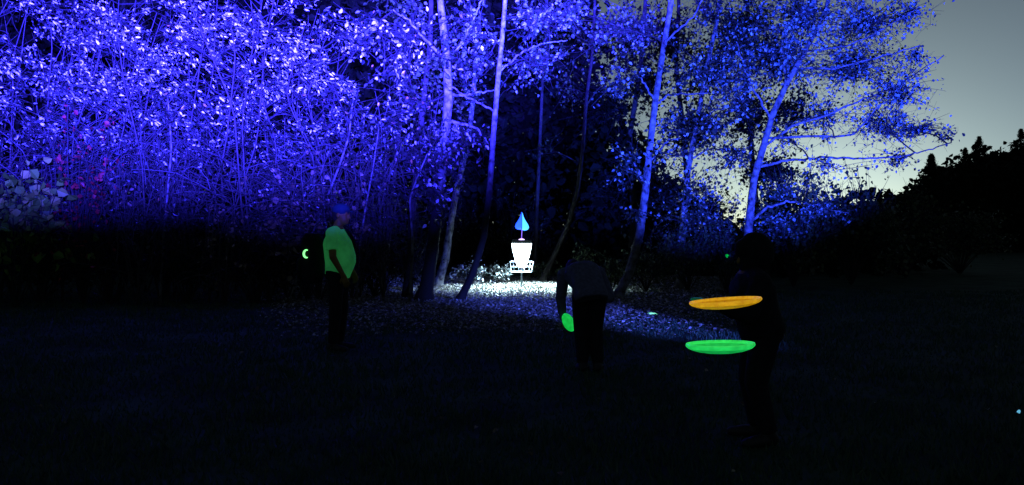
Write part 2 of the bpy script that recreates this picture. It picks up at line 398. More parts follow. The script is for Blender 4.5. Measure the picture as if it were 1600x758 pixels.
hero_tree('poplar_tree', 'thick pale poplar left of the basket, its blue lit trunk bright near the top', [(662, 470), (672, 400), (683, 320), (690, 240), (697, 150), (695, 80), (685, 0), (678, -90), (676, -180)], 15.9, .15, .054,
    [[(697, 145), (725, 138), (750, 130), (775, 122)], [(695, 90), (660, 55), (640, 35), (620, 30)], [(692, 95), (720, 60), (745, 20), (760, -20)], [(693, 185), (740, 195), (765, 225)]],
    [(640, 55, 60, 40, 420), (735, 30, 50, 40, 220), (640, 170, 55, 45, 320), (725, 220, 42, 32, 380), (690, 255, 50, 30, 380), (650, 245, 45, 40, 300), (610, 105, 45, 40, 260), (690, -60, 100, 45, 500), (575, 60, 50, 40, 260), (720, 110, 40, 30, 120), (685, 220, 40, 30, 420), (675, 300, 35, 40, 300)],
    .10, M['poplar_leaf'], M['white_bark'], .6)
hero_tree('poplar_tree', 'slim leaning poplar just left of the basket with a dark tilted foot', [(717, 468), (740, 425), (757, 370), (766, 300), (771, 220), (778, 140), (785, 60), (790, -20), (795, -120)], 15.9, .082, .036,
    [[(780, 120), (815, 80), (850, 60), (890, 50)], [(784, 75), (760, 40), (745, 0)], [(775, 180), (735, 165), (705, 150)]],
    [(840, 35, 70, 30, 480), (750, 110, 45, 40, 160), (860, 95, 32, 35, 170), (815, 110, 45, 40, 200), (745, 55, 45, 35, 160), (885, 18, 45, 22, 260), (800, -60, 90, 40, 400)],
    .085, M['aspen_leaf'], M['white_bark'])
hero_tree('poplar_tree', 'curved slender trunk lit from the right by the basket glow', [(683, 442), (697, 405), (703, 360), (713, 300), (724, 255), (735, 200), (742, 120), (745, 40)], 20.5, .12, .05,
    [], [(735, 150, 35, 40, 160), (750, 60, 40, 40, 160), (720, 290, 25, 25, 60)], .085, M['aspen_leaf'], M['pale_bark'])
hero_tree('aspen_tree', 'thin dim bowed trunk behind the basket on the right', [(846, 438), (868, 395), (888, 350), (902, 300), (910, 230), (916, 160), (925, 90), (930, 0), (935, -80)], 22, .085, .035,
    [[(915, 165), (950, 120), (965, 80)]], [(885, 140, 30, 50, 120), (935, 60, 35, 40, 180), (880, 40, 40, 30, 160), (850, 235, 30, 25, 60)], .085, M['shrub_leaf'], M['dark_bark'])
hero_tree('birch_tree', 'blue lit birch with a forked leaning trunk right of the basket', [(963, 465), (985, 425), (1000, 365), (1010, 300), (1016, 230), (1022, 165), (1035, 90), (1050, 0), (1060, -90), (1066, -170)], 16.7, .108, .046,
    [[(1020, 165), (1045, 146), (1085, 143), (1120, 140)], [(1022, 160), (1000, 130), (980, 120)], [(1012, 290), (990, 250), (970, 235)], [(1014, 250), (1050, 215), (1075, 210)], [(1040, 70), (1080, 30), (1100, -10)]],
    [(1000, 55, 50, 45, 480), (968, 140, 40, 35, 240), (1080, 110, 50, 50, 300), (1045, 190, 50, 35, 200), (975, 262, 28, 30, 170), (950, 45, 45, 40, 380), (1060, 245, 45, 30, 140), (1000, -60, 90, 40, 450), (985, 330, 30, 30, 60)],
    .082, M['aspen_leaf'], M['pale_bark'])
hero_tree('birch_tree', 'slim birch standing between the forked birch and the big spreading tree', [(1060, 452), (1064, 380), (1069, 310), (1076, 255), (1086, 195), (1100, 120), (1118, 40), (1130, -60), (1136, -140)], 19.5, .095, .04,
    [[(1086, 195), (1120, 170), (1150, 165)], [(1078, 250), (1110, 232), (1150, 240)]],
    [(1130, 90, 55, 55, 480), (1110, 200, 50, 45, 330), (1150, 245, 45, 35, 260), (1090, 300, 40, 40, 260), (1155, 160, 40, 45, 300), (1130, -40, 80, 45, 450), (1140, 330, 35, 35, 130), (1050, 330, 35, 40, 120), (1170, 30, 50, 60, 400), (1100, 20, 50, 50, 300), (1105, 352, 50, 28, 260), (1080, 390, 40, 25, 120)],
    .085, M['aspen_leaf'], M['pale_bark'], mul=1.5)
hero_tree('spreading_tree', 'large tree with long blue lit limbs reaching right against the dusk sky', [(1158, 458), (1163, 390), (1172, 340), (1183, 280), (1190, 235), (1205, 180), (1228, 130), (1258, 80), (1290, 20), (1310, -50), (1320, -120)], 18, .115, .04,
    [[(1187, 262), (1230, 250), (1290, 245), (1350, 247), (1410, 245), (1450, 235), (1490, 222)],
     [(1192, 232), (1230, 200), (1290, 180), (1335, 160), (1380, 140), (1430, 105)],
     [(1170, 345), (1195, 325), (1225, 315), (1265, 322), (1310, 335)],
     [(1290, 245), (1325, 215), (1350, 180), (1360, 165)],
     [(1225, 135), (1212, 80), (1230, 20), (1240, -40)],
     [(1258, 80), (1330, 70), (1390, 40), (1440, 10)],
     [(1203, 185), (1160, 130), (1135, 80)],
     [(1240, 110), (1300, 110), (1360, 95), (1420, 80)],
     [(1270, 60), (1265, 10), (1275, -40)]],
    [(1250, 25, 80, 55, 1500), (1345, 40, 75, 45, 1600), (1415, 25, 32, 22, 380), (1330, 105, 85, 40, 1700), (1400, 140, 50, 40, 900), (1430, 90, 25, 25, 200), (1230, 95, 60, 55, 900), (1425, 205, 50, 22, 600), (1478, 212, 14, 12, 70), (1370, 190, 55, 35, 800), (1285, 185, 55, 40, 600), (1180, 95, 55, 55, 600), (1300, 262, 55, 16, 160), (1400, 248, 45, 18, 220), (1350, -60, 120, 50, 900), (1165, 40, 40, 50, 350), (1225, 225, 40, 40, 220), (1230, 300, 40, 18, 120), (1212, 350, 40, 25, 260), (1275, 330, 45, 22, 200), (1140, 130, 50, 50, 400)],
    .075, M['wide_leaf'], M['pale_bark'], djit=.8, mul=.95)
# unlit trees standing farther back, the dusk sky showing through them
for k, (x0, x1, cl) in enumerate([(985, 1000, [(985, 60, 50, 60, 420), (955, 170, 45, 60, 420), (1000, 260, 50, 50, 420), (950, 320, 45, 40, 420), (1010, 130, 50, 50, 300)]),
                                  (1075, 1060, [(1050, 60, 50, 60, 420), (1080, 200, 50, 50, 420), (1040, 300, 50, 40, 460), (1100, 330, 45, 30, 380), (1110, 120, 50, 50, 380)]),
                                  (1180, 1170, [(1150, 50, 55, 60, 500), (1170, 180, 50, 50, 460), (1200, 270, 50, 30, 420), (1215, 90, 50, 60, 500), (1240, 170, 40, 50, 260)])]):
    hero_tree('background_tree', ['unlit dark tree showing between the bowed trunk and the forked birch', 'unlit dark tree behind the gap right of the forked birch', 'unlit dark tree directly behind the big spreading tree'][k], [(x0, 420), (x0 + 4, 330), (x0 - 3, 220), (x1, 100), (x1 + 6, 0), (x1, -80)], 25 + k, .13, .05, [], cl, .12, M['dark_leaf'], M['bark'], group='unlit trees behind the birches', mul=3.3)
# dark thin trunks of the wood behind the basket
for k, (x, y0, xt, d, r) in enumerate([(636, 468, 668, 16.5, .09), (835, 425, 850, 24, .07), (600, 455, 640, 19, .07),]):
    hero_tree('slender_tree', ['slender dark trunk left of the thick pale poplar', 'straight thin trunk rising behind the basket marker', 'slender dark trunk deep in shade right of the person in green'][k], [(x, y0), (x + (xt - x) * .2, 350), (x + (xt - x) * .5, 220), (xt, 80), (xt + 5, -60)], d, r, r * .5, [],
              [(xt + rng.uniform(-30, 30), rng.uniform(-60, 160), 45, 45, 130) for q in range(4)], .10, M['shrub_leaf'], M['dark_bark'], group='dark slender trunks in the wood')

# ---- the dense thicket at the left
def sapling(px, d, h, lean, label, group, L=.09, dens=1.0, leaf='poplar_leaf', r=.024, low=2.0):
    base = at(px, 365, d); base[2] = gz(base[0], d) - .03
    t = thing('sapling', label, 'tree', tuple(base), group); t['_o'] = tuple(base)
    st, tw, lf = MB(), MB(), MB()
    stems = rng.integers(1, 4)
    for s in range(stems):
        top = base + np.array([lean * h + rng.normal() * .95, rng.normal() * .5, h * rng.uniform(.8, 1.05)])
        P = [base + np.array([rng.normal() * .05, rng.normal() * .05, 0])]
        for q in (.25, .5, .75): P.append(base + (top - base) * q + rng.normal(size=3) * [.26, .22, .05])
        P.append(top); C = curve(P, 22)
        rr = np.linspace(r * rng.uniform(.7, 1.1), .007, 22); st.tube(C, rr, 6)
        nb = int(17 * dens)
        for i in range(nb):
            f = rng.uniform(.2, 1); a = C[int(f * 21)]
            th = rng.uniform(0, 2 * math.pi); ln = rng.uniform(.5, 1.35) * (1.15 - .5 * f)
            up = rng.uniform(.2, .9)
            e = a + np.array([math.cos(th), math.sin(th), up]) * ln
            m = (a + e) / 2 + rng.normal(size=3) * .1 * ln
            q = np.linspace(0, 1, 7)[:, None]; B = (1 - q) ** 2 * a + 2 * q * (1 - q) * m + q * q * e
            tw.tube(B, np.linspace(.011, .004, 7), 4, cap=False)
            z = e[2]
            dn = np.clip((z - low) / 1.6, .28, 1.0)
            nl = int(rng.uniform(34, 66) * dn)
            if nl > 2: twigs_and_leaves(tw, lf, B, e, (.38, .38, .30), nl, L, .38, .005, per=9, down=.25, axis=(.9, 0, -.35), spread=.045, pale=.06 + .60 * np.clip((z - 2.6) / 2.2, 0, 1), gaps=True)  # more pale leaves towards the top, painting in the stronger upper beam
    st.build('trunk', M['bark'], t, smooth=True); tag(tw.build('twigs', M['twig'], t), kind='stuff')
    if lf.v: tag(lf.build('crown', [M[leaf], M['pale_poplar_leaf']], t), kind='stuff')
G = 'saplings of the blue lit thicket'
xs = np.linspace(-110, 585, 30)
for k, x in enumerate(xs):
    d = 15.8 + (k % 3) * 1.1 + rng.uniform(-.3, .3)
    h = np.interp(x, [-110, 400, 500, 585], [7.6, 7.2, 6.3, 4.8]) * rng.uniform(.9, 1.05)
    sapling(x + rng.uniform(-8, 8), d, h, rng.uniform(-.05, .10), 'thin many stemmed sapling in the dense blue lit thicket at left', G)
def stick(pts, d, r, label):
    P = np.array([at(x, y, d) for x, y in pts]); P[0, 2] = gz(P[0, 0], d) - .02
    t = thing('sapling', label, 'tree', tuple(P[0])); t['_o'] = tuple(P[0])
    C = curve(P, 24); b = MB(); b.tube(C, np.linspace(r, r * .4, 24), 8); b.build('trunk', M['pale_bark'], t, smooth=True)
    tw, lf = MB(), MB()
    for q in range(7):
        a = C[int(rng.uniform(.55, 1) * 23)]; e = a + np.array([rng.normal() * .5, rng.normal() * .4, rng.uniform(.2, .7)])
        B = a + (e - a) * np.linspace(0, 1, 5)[:, None] + rng.normal(size=(5, 3)) * .02
        tw.tube(B, np.linspace(.012, .005, 5), 4, cap=False)
        twigs_and_leaves(tw, lf, B, e, (.3, .3, .3), 12, .1, .5, .005, per=5)
    tag(tw.build('twigs', M['twig'], t), kind='stuff'); tag(lf.build('crown', M['poplar_leaf'], t), kind='stuff')
stick([(452, 470), (478, 390), (505, 325), (528, 265), (545, 215), (552, 150)], 15.4, .032, 'leaning lit stem rising behind the head of the person in green')
stick([(556, 472), (563, 375), (572, 320), (583, 262), (592, 200)], 15.6, .028, 'bright straight stem just right of the person in green')
stick([(250, 470), (256, 360), (262, 300), (268, 230), (262, 150)], 15.3, .03, 'upright pale stem reaching down into the dark below the thicket')
stick([(640, 468), (645, 380), (640, 310), (655, 270), (668, 240)], 15.5, .03, 'crooked lit stem at the right edge of the thicket')

def shrub(name, px, py, d, wpx, hpx, n, L, leaf, label, cat='shrub', group=None, stems=12, asp=.6, trad=.006, arcs=0, z0=None, bark='twig'):
    """stems fanning from one root into a dome of leaves"""
    base = at(px, py, d); base[2] = (gz(base[0], d) if z0 is None else z0) - .02
    rx, h = wpx / F * d / 2, hpx / F * d
    t = thing(name, label, cat, tuple(base), group); t['_o'] = tuple(base)
    tw, lf = MB(), MB()
    for i in range(stems):
        th = rng.uniform(0, 2 * math.pi); q = rng.uniform(.2, .95)
        e = base + np.array([math.cos(th) * rx * q, math.sin(th) * rx * q * .8, h * rng.uniform(.45, .95) * math.sqrt(max(.1, 1 - .6 * q * q))])
        m = base + (e - base) * .5 + np.array([0, 0, .2 * h]) + rng.normal(size=3) * .08 * h
        w_ = np.linspace(0, 1, 9)[:, None]; B = (1 - w_) ** 2 * base + 2 * w_ * (1 - w_) * m + w_ ** 2 * e
        tw.tube(B, np.linspace(trad * 2.4, trad, 9), 5, cap=False)
        k = n // stems
        if k > 2: twigs_and_leaves(tw, lf, B, e, (rx * .35, rx * .35, h * .25), k, L, asp, trad, per=6, spread=L * .6)
    for i in range(arcs):
        a = base + np.array([rng.normal() * rx * .6, rng.normal() * rx * .5, h * rng.uniform(.1, .95)])
        e = a + np.array([rng.normal() * rx * .9, rng.normal() * rx * .6, rng.uniform(-.35, .6) * h * .5])
        if gap_noise(((a + e) / 2)[None, :] * 1.25)[0] < -.12: continue
        m = (a + e) / 2 + np.array([0, 0, rng.uniform(0, .25) * h])
        w_ = np.linspace(0, 1, 8)[:, None]; B = (1 - w_) ** 2 * a + 2 * w_ * (1 - w_) * m + w_ ** 2 * e + rng.normal(size=(8, 3)) * .012
        tw.tube(B, np.linspace(trad * 1.5, trad * .7, 8), 3, cap=False)
    tag(tw.build('stems', M[bark], t), kind='stuff')
    if lf.v: tag(lf.build('foliage', M[leaf], t), kind='stuff')
    return t
# bare twiggy brambles filling the lower thicket
for k, x in enumerate(np.linspace(-70, 600, 15)):
    shrub('bramble_shrub', x + rng.uniform(-15, 15), 470, 15.1 + (k % 3) * .6, 120, rng.uniform(190, 270), 260, .085, 'brown_leaf' if k % 4 == 1 else 'poplar_leaf',
          'bare twiggy shrub in the lower thicket, lit above and black below', group='twiggy shrubs of the thicket', stems=12, trad=.0062, arcs=130, bark='bramble_stem')
shrub('vine', 25, 470, 14.4, 150, 240, 420, .17, 'vine_leaf', 'broad leaved grey green vine climbing at the left edge of the thicket', 'vine', stems=14, asp=.95)
shrub('red_shrub', 130, 470, 15.0, 150, 330, 120, .10, 'red_leaf', 'red leaved shrub showing through the blue thicket at left', stems=14, asp=.7)
shrub('pale_leaved_shrub', 500, 470, 15.6, 210, 215, 420, .13, 'brown_leaf', 'shrub with pale brown leaves behind the person in green', stems=14, asp=.8)
# dark undergrowth
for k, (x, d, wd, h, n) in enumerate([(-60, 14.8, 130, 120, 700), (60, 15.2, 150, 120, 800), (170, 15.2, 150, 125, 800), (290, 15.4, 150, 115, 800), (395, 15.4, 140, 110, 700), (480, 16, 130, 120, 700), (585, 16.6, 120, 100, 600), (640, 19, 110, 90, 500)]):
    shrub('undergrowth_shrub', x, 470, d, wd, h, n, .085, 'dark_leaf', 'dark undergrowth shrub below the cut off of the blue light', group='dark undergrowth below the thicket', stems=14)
# bushes round the basket
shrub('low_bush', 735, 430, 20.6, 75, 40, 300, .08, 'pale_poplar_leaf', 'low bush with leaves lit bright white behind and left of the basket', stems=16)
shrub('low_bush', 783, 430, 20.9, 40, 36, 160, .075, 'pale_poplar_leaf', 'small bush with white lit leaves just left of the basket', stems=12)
shrub('green_bush', 852, 432, 22.5, 55, 36, 420, .085, 'shrub_leaf', 'low green bush lit from the left beside the basket', stems=14)
shrub('green_bush', 910, 436, 21.5, 75, 60, 420, .09, 'shrub_leaf', 'dim green bush behind the stooping person', stems=14)
shrub('green_bush', 955, 455, 18, 45, 55, 420, .08, 'shrub_leaf', 'pale lit bush around the foot of the forked birch', stems=14)
for k, (x, d, wd, h, n) in enumerate([(1010, 18.5, 110, 90, 800), (1075, 18.5, 120, 110, 900), (1135, 18.8, 110, 110, 900), (700, 27, 120, 130, 700), (800, 28, 140, 120, 700), (640, 24, 110, 130, 700)]):
    shrub('undergrowth_shrub', x, 450, d, wd, h, n, .085, 'shrub_leaf', ['shadowy green shrub just right of the forked birch', 'shadowy green shrub around the foot of the slim birch', 'shadowy green shrub at the foot of the spreading tree', 'dim shrub in the wood between the two poplars', 'dim shrub in the wood straight behind the basket', 'dim shrub in the wood left of the thick poplar'][k], group='shadowy shrubs around the clearing', stems=14)
shrub('leafy_sprig', 1136, 450, 17.55, 34, 75, 220, .05, 'shrub_leaf', 'small leafy bush glowing green at the foot of the spreading tree', stems=9)
for (x, d, wd, h, n, lb) in [(1240, 20, 150, 175, 3200, 'dark blue lit bush under the long limbs of the spreading tree'), (1330, 21, 160, 160, 3000, 'rounded blue tinged bush right of the spreading tree, below its lowest limb'), (1415, 24, 120, 140, 1500, 'blue tinged bush at the foot of the narrow conifer'), (1500, 27, 170, 110, 1500, 'black bush mass in front of the hillside at right')]:
    shrub('large_bush', x, 440, d, wd, h, n, .11, 'shrub_leaf', lb, 'bush', stems=26, asp=.8, trad=.008)

# ------------------------------------------------------------------ ground cover
def litter():
    b = MB()
    n = 62000
    px = np.where(rng.random(n) < .55, rng.normal(790, 110, n), rng.uniform(430, 1160, n))
    d = rng.uniform(10.5, 25, n)
    x = (px - 800) / F * d + rng.normal(size=n) * .2
    keep = rng.random(n) < np.clip((d - 10.2) / 4.0, .03, 1)
    x, d = x[keep], d[keep]
    P = np.stack([x, d, gz(x, d) + rng.uniform(.005, .03, len(x))], 1)
    b.leaves(P, rng.uniform(.035, .075, len(P)), .65, 0, flat=.72, fold=.5)
    tag(b.build('fallen_leaves', M['litter_leaf']), 'fallen leaves strewn over the clearing around the basket', 'leaves', kind='stuff')
    b = MB(); n = 700
    n = 150; x = rng.uniform(-5, 6, n); d = rng.uniform(3, 12, n)
    P = np.stack([x, d, gz(x, d) + .03], 1); b.leaves(P, rng.uniform(.03, .06, n), .65, 0, flat=.6, fold=.6)
    tag(b.build('scattered_leaves', M['brown_leaf']), 'odd dry leaves scattered on the dark grass in front', 'leaves', kind='stuff')
    # grass blades
    b = MB(); n = 100000
    d = 2.6 + 16 * rng.random(n) ** 1.5; x = rng.uniform(-.78, .78, n) * (d + 1.0)
    kp = ~((d > 13) & (np.abs(x) < 4.5)); d, x = d[kp], x[kp]; n = len(d)
    clump = .5 + .5 * np.sin(x * 2.1 + 1.7 * np.sin(d * 1.3)) * np.sin(d * 2.7 + np.sin(x * 1.9))
    h = rng.uniform(.03, .075, n) * (.55 + .9 * clump); a = rng.uniform(0, 2 * math.pi, n); wv = .004 + .0006 * d
    B0 = np.stack([x, d, gz(x, d) - .005], 1); ax = np.stack([np.cos(a), np.sin(a), np.zeros(n)], 1)
    tip = B0 + np.stack([rng.normal(size=n) * .35 * h, rng.normal(size=n) * .35 * h, h], 1)
    V = np.stack([B0 - ax * wv[:, None], B0 + ax * wv[:, None], tip], 1).reshape(-1, 3)
    b.add(V, [np.arange(3 * n).reshape(-1, 3)])
    tag(b.build('grass', M['blade']), 'short dark grass of the meadow', 'grass', kind='stuff')
litter()

# ------------------------------------------------------------------ the lit basket
def basket():
    d = 19.2; c = at(815, 452, d); c[2] = gz(c[0], d)
    t = thing('disc_golf_basket', 'disc golf basket with white glowing chains standing in the clearing', 'basket', tuple(c))
    galv = mat('galvanised_steel', (.45, .46, .48), .4, .5, .15, 20, metal=.7)
    dark = mat('black_band', (.03, .03, .035), .5, .4, .1)
    whit = mat('white_wire', (.75, .77, .8), .4, .5, .05)
    lit = glow('lit_chain', (.72, .92, 1.0), 7.0, (.8, .8, .8))
    px = d / F
    zt, zb, zc = 76 * px, 71 * px, 36 * px          # band top, band bottom, chain foot
    b = MB(); b.tube([(0, 0, -.02), (0, 0, .6), (0, 0, zt + .01)], .021, 12); b.build('pole', galv, t, smooth=True)
    b = MB(); rb = 15.2 * px
    b.lathe([(rb, zb), (rb + .006, zb), (rb + .006, zt), (rb, zt)], 40, closed=True)
    for k in range(4):
        a = k * math.pi / 2 + .4; b.tube([(0, 0, zt - .012), (rb * math.cos(a), rb * math.sin(a), zt - .012)], .006, 6)
    b.build('top_band', dark, t)
    # chains: outer and inner ring hanging from the band to a low collar, lamps inside make them glow
    for ring, (n, r0, r1, z1) in enumerate([(18, rb - .004, 6.2 * px, zc - .01), (10, rb * .62, 4.4 * px, zc + .02)]):
        for k in range(n):
            a = 2 * math.pi * (k + .5 * ring) / n; q = np.linspace(0, 1, 10)
            rr = r0 + (r1 - r0) * (q ** 1.5); z = zb + (z1 - zb) * q
            b = MB(); b.tube(np.stack([rr * math.cos(a), rr * math.sin(a), z], 1), .011, 5); b.build('chain', lit, t, smooth=True)
    b = MB(); b.lathe([(.001, zb), (rb * .84, zb), (rb * .82, zb - .15), (rb * .62, zc + .18), (6 * px, zc + .02), (5.0 * px, zc - .03), (.001, zc - .03)], 32)
    b.build('light_diffuser', lit, t, smooth=True)
    # cage
    r0, r1, z0, z1 = 16.2 * px, 18.8 * px, 26.5 * px, 42 * px
    an = np.linspace(0, 2 * math.pi, 41)
    for f, wr in ((0, .008), (.52, .005), (1, .008)):
        r = r0 + (r1 - r0) * f; z = z0 + (z1 - z0) * f
        b = MB(); b.tube(np.stack([r * np.cos(an), r * np.sin(an), np.full(41, z)], 1), wr, 6, cap=False, ref=(0, 0, 1)); b.build('cage_ring', whit, t, smooth=True)
    for k in range(12):
        a = 2 * math.pi * (k + .5) / 12
        b = MB(); b.tube([(r0 * math.cos(a), r0 * math.sin(a), z0), (r1 * math.cos(a), r1 * math.sin(a), z1)], .005, 6); b.build('cage_wire', whit, t)
    for k in range(7):
        a = math.pi * k / 7; b = MB(); b.tube([(r0 * math.cos(a), r0 * math.sin(a), z0 + .004 * (k - 3)), (0, 0, z0 + .004 * (k - 3)), (-r0 * math.cos(a), -r0 * math.sin(a), z0 + .004 * (k - 3))], .004, 5); b.build('floor_wire', whit, t)
    # the glowing spade shaped marker on a thin stem
    s = thing('marker_light', 'glowing blue flame shaped marker on a thin stem on top of the basket', 'lamp', tuple(c + [0, 0, zt + .004]))
    b = MB(); b.lathe([(.001, 0), (.075, 0), (.07, .02), (.03, .035), (.001, .04)], 20); b.build('base', glow('pink_glow', (.75, .45, 1.0), 1.6, (.5, .4, .6)), s, smooth=True)
    b = MB(); b.tube([(0, 0, .03), (.004, 0, .15), (.012, 0, 17 * px)], .009, 8); b.build('stem', glow('violet_glow', (.25, .12, 1.0), 1.3, (.4, .3, .6)), s)
    prof = [(-10.5, -1.5), (0, 3.2)]
    for sgn, nm, colr, es in ((-1, 'glowing_half', (.012, .055, 1.0), 4.0), (1, 'glowing_half', (.06, .38, 1.0), 2.6)):
        b = MB(); zz = np.array([-1, -.5, 1, 4, 8, 12, 17, 22, 26.5]) * px; ww = np.array([2.5, 6.5, 9.3, 10.6, 9.2, 6.6, 3.6, 1.6, .4]) * px
        nz = len(zz); off = 17 * px
        V = []; k = 9
        for z, wd in zip(zz, ww):
            for q in range(k):
                a = -math.pi / 2 + math.pi * q / (k - 1)
                V.append((.010 + sgn * (.006 + wd * math.cos(a)), wd * .55 * math.sin(a), z + off + 1.2 * px * math.cos(a) * (0 if sgn < 0 else -1)))
            V.append((.010 + sgn * .006, 0, z + off))
        kk = k + 1; i = np.arange(nz - 1)[:, None] * kk; j = np.arange(kk)[None, :]; j2 = (j + 1) % kk
        b.add(V, [np.stack([i + j, i + j2, i + kk + j2, i + kk + j], -1).reshape(-1, 4), np.arange(kk)[None, ::-1], ((nz - 1) * kk + np.arange(kk))[None, :]])
        b.build(nm, glow('flame_blue' if sgn < 0 else 'flame_cyan', colr, es), s, smooth=True)
    # four lamps under the rim of the band
    for k in range(4):
        l = bpy.data.lights.new('basket_lamp', 'SPOT'); l.energy = 1250; l.color = (.55, .82, 1.0); l.shadow_soft_size = .03
        l.spot_size = R(146); l.spot_blend = .6; a = math.pi * (.25 + .5 * k)
        o = bpy.data.objects.new('basket_lamp', l); COL.objects.link(o); o.location = c + [1.08 * rb * math.cos(a), 1.08 * rb * math.sin(a), zb - .04]
basket()

# ------------------------------------------------------------------ glowing discs
def disc(label, c, rad, rot, material, name='glow_disc', group=None, h=.024, rimmat=None):
    t = MB(); r = rad
    top = [(.001, h), (r * .30, h * .985), (r * .31, h), (r * .48, h * .97), (r * .49, h * .95), (r * .68, h * .84), (r * .84, h * .66), (r * .93, h * .50)]
    rim = [(r * .93, h * .50), (r * .985, h * .32), (r, h * .18), (r * .985, 0), (r * .94, 0), (r * .93, h * .30)]
    und = [(r * .93, h * .30), (r * .80, h * .56), (r * .5, h * .78), (.001, h * .86)]
    t.lathe(top, 56); t.lathe(rim, 56, mi=1 if rimmat else 0); t.lathe(und, 56)
    o = t.build(name, [material, rimmat or material], smooth=True); o.location = c; o.rotation_euler = rot
    return tag(o, label, 'flying disc', group)
g_green = mat('green_disc', (.1, .8, .2), .45, .4, .35, 30, emit=(.006, .52, .06), es=.9)
g_green2 = mat('green_disc_dim', (.1, .8, .2), .45, .4, .3, 30, emit=(.006, .42, .07), es=.75)
g_orange = mat('orange_disc', (.9, .5, .05), .45, .4, .3, 30, emit=(.62, .27, .0), es=.52)
g_orange_rim = mat('orange_disc_rim', (.9, .6, .1), .4, .4, .25, 40, emit=(.80, .40, .01), es=.68)
g_green_rim = mat('green_disc_rim', (.2, .9, .3), .4, .4, .25, 40, emit=(.012, .62, .09), es=.95)
g_faint = mat('hand_glow', (.05, .3, .08), .5, .3, .3, 20, emit=(.0, .05, .006), es=.8)
g_pale = glow('pale_green_disc', (.25, 1.0, .55), 1.2)
disc('glowing orange disc in the air before the person at right, upper of two', at(1133, 468, 3.6), .165, (R(180 - 2), R(-5), 0), g_orange, h=.040, rimmat=g_orange_rim)
disc('glowing green disc in the air before the person at right, lower of two', at(1125, 536, 3.7), .162, (R(180 - 3), R(-2), 0), g_green2, h=.046, rimmat=g_green_rim)
disc('small pale green glowing disc lying on the fallen leaves', at(1019, 491, 13.3) + np.array([0, 0, .0]), .085, (R(-2), R(3), 0), g_pale)
disc('tiny bluish glowing disc lying in the grass at the right edge', np.array([(1593 - 800) / F * 5.75, 5.75, .05]), .011, (R(10), R(20), 0), glow('blue_speck', (.15, .55, .8), .8))
disc('small green glow half hidden in the shrub left of the spreading tree', at(1136, 400, 17.9), .045, (R(60), R(20), 0), glow('leaf_glow', (.0, .30, .03), 1.4))

# ------------------------------------------------------------------ people
def rebuild(b, name, material, parent, vox, smooth=4):
    me = b.mesh('tmp'); o = bpy.data.objects.new('tmp', me); COL.objects.link(o)
    m = o.modifiers.new('r', 'REMESH'); m.mode = 'VOXEL'; m.voxel_size = vox; m.use_smooth_shade = True
    if smooth:
        s = o.modifiers.new('s', 'SMOOTH'); s.iterations = smooth; s.factor = .5
    dg = bpy.context.evaluated_depsgraph_get(); me2 = bpy.data.meshes.new_from_object(o.evaluated_get(dg))
    bpy.data.objects.remove(o); bpy.data.meshes.remove(me)
    me2.name = name; me2.materials.clear(); me2.materials.append(material)
    q = bpy.data.objects.new(name, me2); COL.objects.link(q); q.parent = parent
    return q
def limb(b, P, r, k=14):
    """tapered capsule chain"""
    P = [np.asarray(p, float) for p in P]
    for a, c, ra, rc in zip(P[:-1], P[1:], r[:-1], r[1:]):
        q = np.linspace(0, 1, 5)[:, None]; b.tube(a + (c - a) * q, np.linspace(ra, rc, 5), k)
    for p, rr in zip(P, r): b.ball(p, rr, 14, 9)
def frame(fwd, up):
    f = Vector(fwd).normalized(); u = Vector(up); l = u.cross(f).normalized(); u = f.cross(l)
    return Matrix((f, l, u)).transposed()
def torso_loft(b, pts, wid, dep, side):
    P = curve(pts, 20); t = np.linspace(0, 1, len(pts)); q = np.linspace(0, 1, 20)
    W = np.interp(q, t, wid); D = np.interp(q, t, dep)
    T = np.gradient(P, axis=0); T /= np.linalg.norm(T, axis=1, keepdims=True)
    Lf = np.asarray(side, float); n = 28; an = np.arange(n) * 2 * math.pi / n; V = []
    for p, tt, w_, d_ in zip(P, T, W, D):
        l = Lf - tt * np.dot(Lf, tt); l /= np.linalg.norm(l); f = np.cross(l, tt)
        cx, sx = np.cos(an), np.sin(an)
        ex = np.sign(cx) * np.abs(cx) ** .8; ey = np.sign(sx) * np.abs(sx) ** .8
        V.append(p + l * (w_ * ex)[:, None] + f * (d_ * ey)[:, None])
    V = np.concatenate(V); i = np.arange(19)[:, None] * n; j = np.arange(n)[None, :]; j2 = (j + 1) % n
    b.add(V, [np.stack([i + j, i + j2, i + n + j2, i + n + j], -1).reshape(-1, 4), np.arange(n)[None, ::-1], (19 * n + np.arange(n))[None, :]])
def hand(b, wrist, d, palm_n, thumb_side, curl):
    """palm, four fingers of different length and a thumb from the side of the palm"""
    d = np.asarray(d, float) / np.linalg.norm(d); n = np.asarray(palm_n, float); n = n - d * np.dot(n, d); n /= np.linalg.norm(n)
    s = np.cross(d, n) * thumb_side
    w0 = np.asarray(wrist, float)
    for q in (-.022, 0, .022): limb(b, [w0 + s * q * .7, w0 + d * .085 + s * q * 1.25], [.017, .015], 8)
    for k, (q, L) in enumerate(((.033, .070), (.011, .078), (-.011, .072), (-.032, .056))):
        p = w0 + d * .085 + s * q; P = [p]; a = 0
        for f in (.45, .32, .23):
            a += curl * (1 + .1 * k); p = p + (d * math.cos(a) + n * math.sin(a)) * L * f; P.append(p)
        limb(b, P, [.0105, .0098, .009, .0078], 8)
    p0 = w0 + d * .025 + s * .026; p1 = p0 + (d * .6 + s * .75 + n * .25) * .042; p2 = p1 + (d * .85 + s * .25 + n * .45) * .032
    limb(b, [p0, p1, p2], [.014, .0115, .009], 8)
